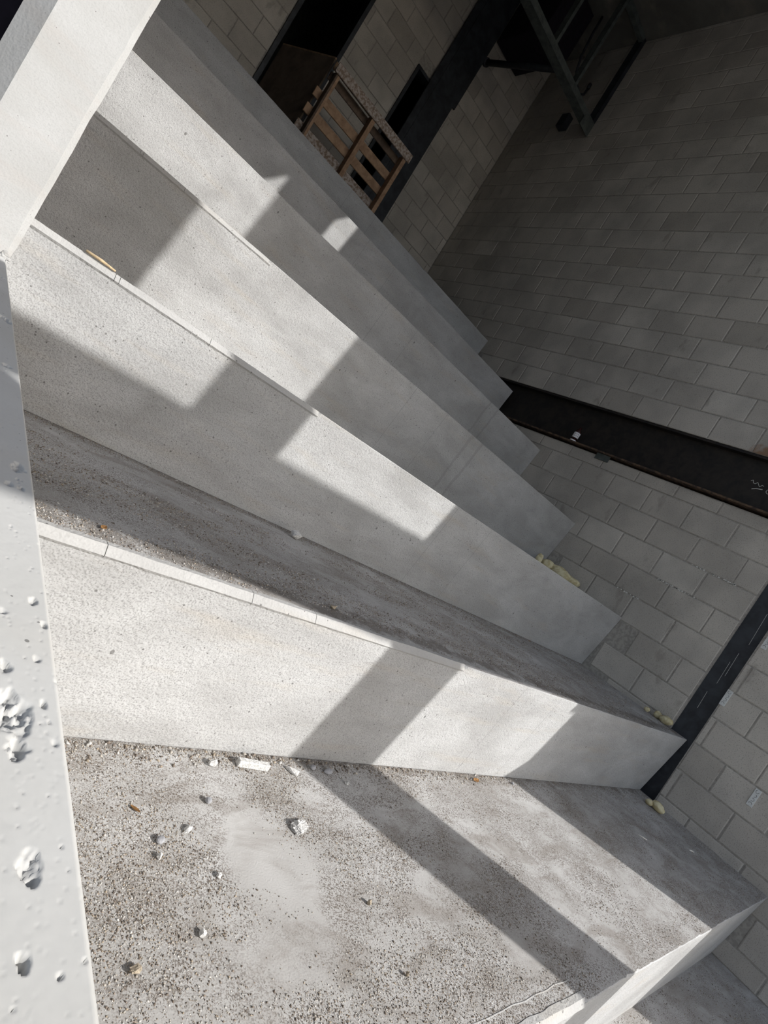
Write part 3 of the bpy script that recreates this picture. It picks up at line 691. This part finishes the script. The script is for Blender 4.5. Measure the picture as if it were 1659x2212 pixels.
lump('rubble_chunk', (.925, 1.04, T0), (.030, .022, .020), 'stone_pale', 'rough pale lump against the lowest riser left of the white bar', 'rubble', 23, 2, .5, .4)
lump('rubble_chunk', (1.075, 1.13, T1), (.024, .02, .018), 'stone_tan', 'small knobbly stone on the front edge of the second step', 'rubble', 24, 2, .4, .4)
lump('rubble_chunk', (1.33, 1.80, T1), (.06, .05, .042), 'stone_pale', 'pale stone lying against the shaded riser on the second step', 'rubble', 25, 2, .4, .4)
lump('rubble_chunk', (2.53, 1.055, T0), (.02, .016, .012), 'stone_grey', 'grey chip by the riser in the right-hand shadow', 'rubble', 26, 2, .3, .4)
# slivers, sticks and leaves
def stick(name, a, b, r_, mat, label, cat):
    o = MB().tube([a, tuple((Vector(a) + Vector(b)) / 2 + Vector((0, 0, r_ * .3))), b], [r_ * .8, r_, r_ * .6], 6).build(name, mat, None, True); tag(o, label, cat); return o
def onz(px, py, z):
    x = (px - 829.5) / F_PX; y_ = (1106 - py) / F_PX
    d_ = fw + rt * x + up * y_; t = z / d_.z; return (d_.x * t, d_.y * t, z)
stick('wood_chip', (0.262, 1.836, T2 + .008), (0.345, 1.836, T2 + .006), .0045, 'twig', 'tan wood sliver on the edge of the third step by the pier', 'wood chip')
a = onz(1379, 1803, T0 + .003); b = onz(1398, 1815, T0 + .003); stick('stick', a, b, .003, 'straw', 'white stick in the right-hand shadow of the lowest step', 'stick')
a = onz(1489, 1836, T0 + .003); b = onz(1499, 1841, T0 + .003); stick('stick', a, b, .004, 'straw', 'short white stick near the foot of the block wall', 'stick')
def leaf(loc, l, w, rot, label, mat='leaf'):
    v = []; f = []
    n = 6
    for i in range(n + 1):
        t = i / n; ww = w * math.sin(math.pi * min(1, t * .92 + .06)) ** .8
        for s_ in (-1, 0, 1): v.append((l * (t - .5), s_ * ww / 2, .002 + .35 * abs(s_) * ww / 2 + .25 * l * (t - .5) ** 2))
    for i in range(n):
        for k in range(2): f.append((i * 3 + k, i * 3 + k + 1, i * 3 + k + 4, i * 3 + k + 3))
    o = obj('dry_leaf', v, f, mat); m_ = o.modifiers.new('thick', 'SOLIDIFY'); m_.thickness = .0008
    o.location = loc; o.rotation_euler = (.1, .05, rot); tag(o, label, 'leaf'); return o
p = onz(1027, 1687, T0); leaf(p, .055, .022, .2, 'curled orange-brown leaf against the lowest riser in the sun')
p = onz(222, 1142, T1); leaf(p, .030, .012, 1.0, 'curled brown leaf at the front of the second step')
p = onz(1133, 1378, T1); leaf((p[0], min(p[1], 1.86), T1), .035, .016, .4, 'small orange leaf at the foot of the shaded riser on the second step')
p = onz(290, 1750, T0); leaf(p, .026, .010, 2.2, 'thin brown leaf shred on the grit beside the parapet wall')
# foam
def foam(loc, parts_, label, seed):
    e = empty('foam_blob', loc); tag(e, label, 'foam')
    for i, (dx, dy, dz, a_, b_, c_) in enumerate(parts_):
        o = lump('foam_lump', (dx, dy, dz), (a_, b_, c_), 'foam', None, None, seed + i, 3, .28, i * .7, parent=e)
        o.data.polygons.foreach_set('use_smooth', [True] * len(o.data.polygons))
foam((4.345, 1.19, T1), [(0, 0, 0, .07, .09, .06), (.02, .06, 0, .05, .05, .045)], 'yellow foam lump on the second step by the black column', 50)
foam((4.33, 1.315, T1), [(0, 0, 0, .04, .04, .035)], 'tiny foam ball on the second step beside the block wall', 55)
foam((4.20, .915, T0), [(0, 0, 0, .06, .10, .05), (-.02, .05, 0, .05, .05, .045)], 'yellow foam lump on the lowest step under the column', 60)
foam((4.24, 2.40, T2), [(0, 0, 0, .12, .16, .10), (-.05, .10, 0, .10, .12, .085), (.08, -.10, 0, .10, .12, .09), (-.17, .12, 0, .05, .05, .10)], 'large yellow foam mass behind the edge of the third step', 65)
# plastic shims on the wall
def shim(y, z, rot, label):
    e = empty('plastic_shim', (XW - .0035, y, z)); tag(e, label, 'shim', 'white plastic shims in the block joints'); e.rotation_euler = (rot, 0, 0)
    MB().cbox(-.004, .0035, -.017, .017, -.058, .058, .001).build('plate', 'shim', e)
    for i in range(4):
        z_ = -.042 + .028 * i
        MB().tube([(-.0042, .009 * math.cos(t), z_ + .010 * math.sin(t)) for t in [k_ * .62 + i for k_ in range(8 if i % 2 else 6)]], .0013, 5).build('raised_mark', 'shim_mark', e)
shim(.982, .0, .0, 'white plastic shim on the block wall beside the middle of the black column')
shim(.578, -.425, .0, 'white plastic shim lowest on the block wall')
shim(.965, .455, .0, 'white plastic shim highest on the block wall right of the column')
# efflorescence dribbles on two bed joints
def efflo(y0, y1, z, n, seed):
    rr = random.Random(seed); mb = MB()
    for i in range(n):
        y = rr.uniform(y0, y1); w = rr.uniform(.003, .014); h = rr.uniform(.003, .014)
        mb.cbox(XW - .0032, XW + .001, y - w / 2, y + w / 2, z - h * rr.uniform(.2, .8), z + h * .5, .0006)
    o = wr_fix(mb.build('lime_bloom', 'efflo', wr)); o['kind'] = 'stuff'
efflo(1.30, 1.62, .697, 26, 1); efflo(1.45, 1.78, .489, 24, 2); efflo(1.75, 2.0, .282, 12, 3)

# ---------------------------------------------------------------- grit on the treads (uncountable)
def grit(name, z, x0, x1, y0, y1, n, dens, smin, smax, seed, label):
    g = np.random.default_rng(seed)
    px = g.uniform(x0, x1, n * 6); py = g.uniform(y0, y1, n * 6)
    keep = g.random(n * 6) < dens(px, py); px = px[keep][:n]; py = py[keep][:n]; n = len(px)
    s = smin + (smax - smin) * g.random(n) ** 3.2
    base = np.array([(1, 0, 0), (0, 1, 0), (-1, 0, 0), (0, -1, 0), (0, 0, 1.0), (0, 0, -.25)])
    v = base[None] * g.uniform(.55, 1.25, (n, 6, 1))
    v = v + g.normal(0, .14, (n, 6, 3))
    a = g.uniform(0, 2 * np.pi, n); ca_, sa = np.cos(a)[:, None], np.sin(a)[:, None]
    el = g.uniform(.6, 1.5, n)[:, None]; X_ = v[..., 0] * el; Y_ = v[..., 1]
    o3 = np.stack([X_ * ca_ - Y_ * sa, X_ * sa + Y_ * ca_, v[..., 2] * g.uniform(.6, 1.1, n)[:, None]], -1) * s[:, None, None]
    o3[..., 0] += px[:, None]; o3[..., 1] += py[:, None]; o3[..., 2] += z
    tri = np.array([(0, 1, 4), (1, 2, 4), (2, 3, 4), (3, 0, 4), (1, 0, 5), (2, 1, 5), (3, 2, 5), (0, 3, 5)])
    F_ = (tri[None] + (np.arange(n) * 6)[:, None, None]).reshape(-1, 3)
    me = bpy.data.meshes.new(name); me.vertices.add(n * 6); me.vertices.foreach_set('co', o3.reshape(-1).astype(np.float32))
    me.loops.add(len(F_) * 3); me.loops.foreach_set('vertex_index', F_.reshape(-1).astype(np.int32))
    me.polygons.add(len(F_)); me.polygons.foreach_set('loop_start', np.arange(0, len(F_) * 3, 3, dtype=np.int32))
    me.update(calc_edges=True)
    pal = np.array([(.46, .44, .41), (.36, .33, .29), (.24, .20, .165), (.14, .115, .095), (.33, .275, .21), (.48, .47, .45)])
    w = g.choice(6, n, p=[.20, .26, .24, .16, .10, .04]); col = pal[w] * g.uniform(.8, 1.15, (n, 1))
    at = me.color_attributes.new('tone', 'FLOAT_COLOR', 'POINT')
    at.data.foreach_set('color', np.repeat(np.concatenate([col, np.ones((n, 1))], 1), 6, axis=0).reshape(-1).astype(np.float32))
    o = link(name, me, 'grain'); o['kind'] = 'stuff'; o['label'] = label; o['category'] = 'grit'; return o
def dens0(x, y):
    d = np.clip((fbm(x * 5.5, y * 9.0, 5) - .40) * 4.2, .02, 1)
    d = d * (0.35 + .65 * np.clip((2.0 - x) / 1.2, 0, 1))
    clear = np.exp(-(((x - .98 - (.78 - y) * .35) / .14) ** 2 + ((y - .74) / .20) ** 2) ** 1.5)
    d = d * (1 - .97 * clear)
    d = np.maximum(d, np.clip(1 - (1.10 - y) / (.045 + .05 * fbm(x * 7, y * 0, 8)), 0, 1) * np.clip(1.25 - x * .12, 0, 1))
    d = np.maximum(d, .95 * np.clip((.80 - x) / .12, 0, 1) * np.clip((1.0 - y) / .3 + .5, 0, 1) * (.35 + .65 * fbm(x * 14, y * 14, 15)))
    d = np.maximum(d, .8 * np.clip(1 - (4.38 - x) / .16, 0, 1))
    strip = np.exp(-((y - .318) / .012) ** 2) * (x < 1.75) * np.clip(fbm(x * 12, y * 12, 18) * 2 - .5, 0, 1)
    return np.clip(np.maximum(d, strip), 0, 1)
grit('loose_grit', T0, .127, 4.38, .285, 1.098, 140000, dens0, .0006, .0029, 1, 'loose sandy grit scattered over the lowest step')
def densc(x, y): return np.clip(1 - (1.098 - y) / (.03 + .07 * fbm(x * 6, y * 0, 12)), 0, 1) * np.clip(1.5 - .5 * x, 0, 1)
grit('rubble_crumbs', T0, .13, 2.9, .98, 1.095, 1500, densc, .0016, .0075, 4, 'coarser crumbs gathered along the foot of the lowest riser')
def dens1(x, y):
    d = np.clip((fbm(x * 3.0, y * 12.0, 35) - .36) * 3.2, .03, 1) * np.clip(1.15 - .18 * x, .3, 1)
    d = np.maximum(d, np.clip(1 - (1.895 - y) / .09, 0, 1))
    fr = np.exp(-((y - 1.125 - .02 * fbm(x * 6, y * 0, 2)) / .020) ** 2) * (x < 1.5)
    return np.clip(np.maximum(d, .9 * fr), 0, 1)
grit('loose_grit', T1, .127, 4.35, 1.05, 1.893, 60000, dens1, .0008, .0036, 2, 'loose dark grit scattered over the second step')
def densl(x, y): return np.clip((fbm(x * 5, y * 6, 45) - .3) * 3, .02, 1)
grit('loose_grit', Z_LOW, 2.2, 4.4, -.25, .335, 9000, densl, .001, .004, 3, 'loose grit on the slab below the lowest riser')

# ---------------------------------------------------------------- lift everything so the lowest slab lies at z = 0
for o in list(C.objects):
    if o.parent is None: o.location.z += ZO
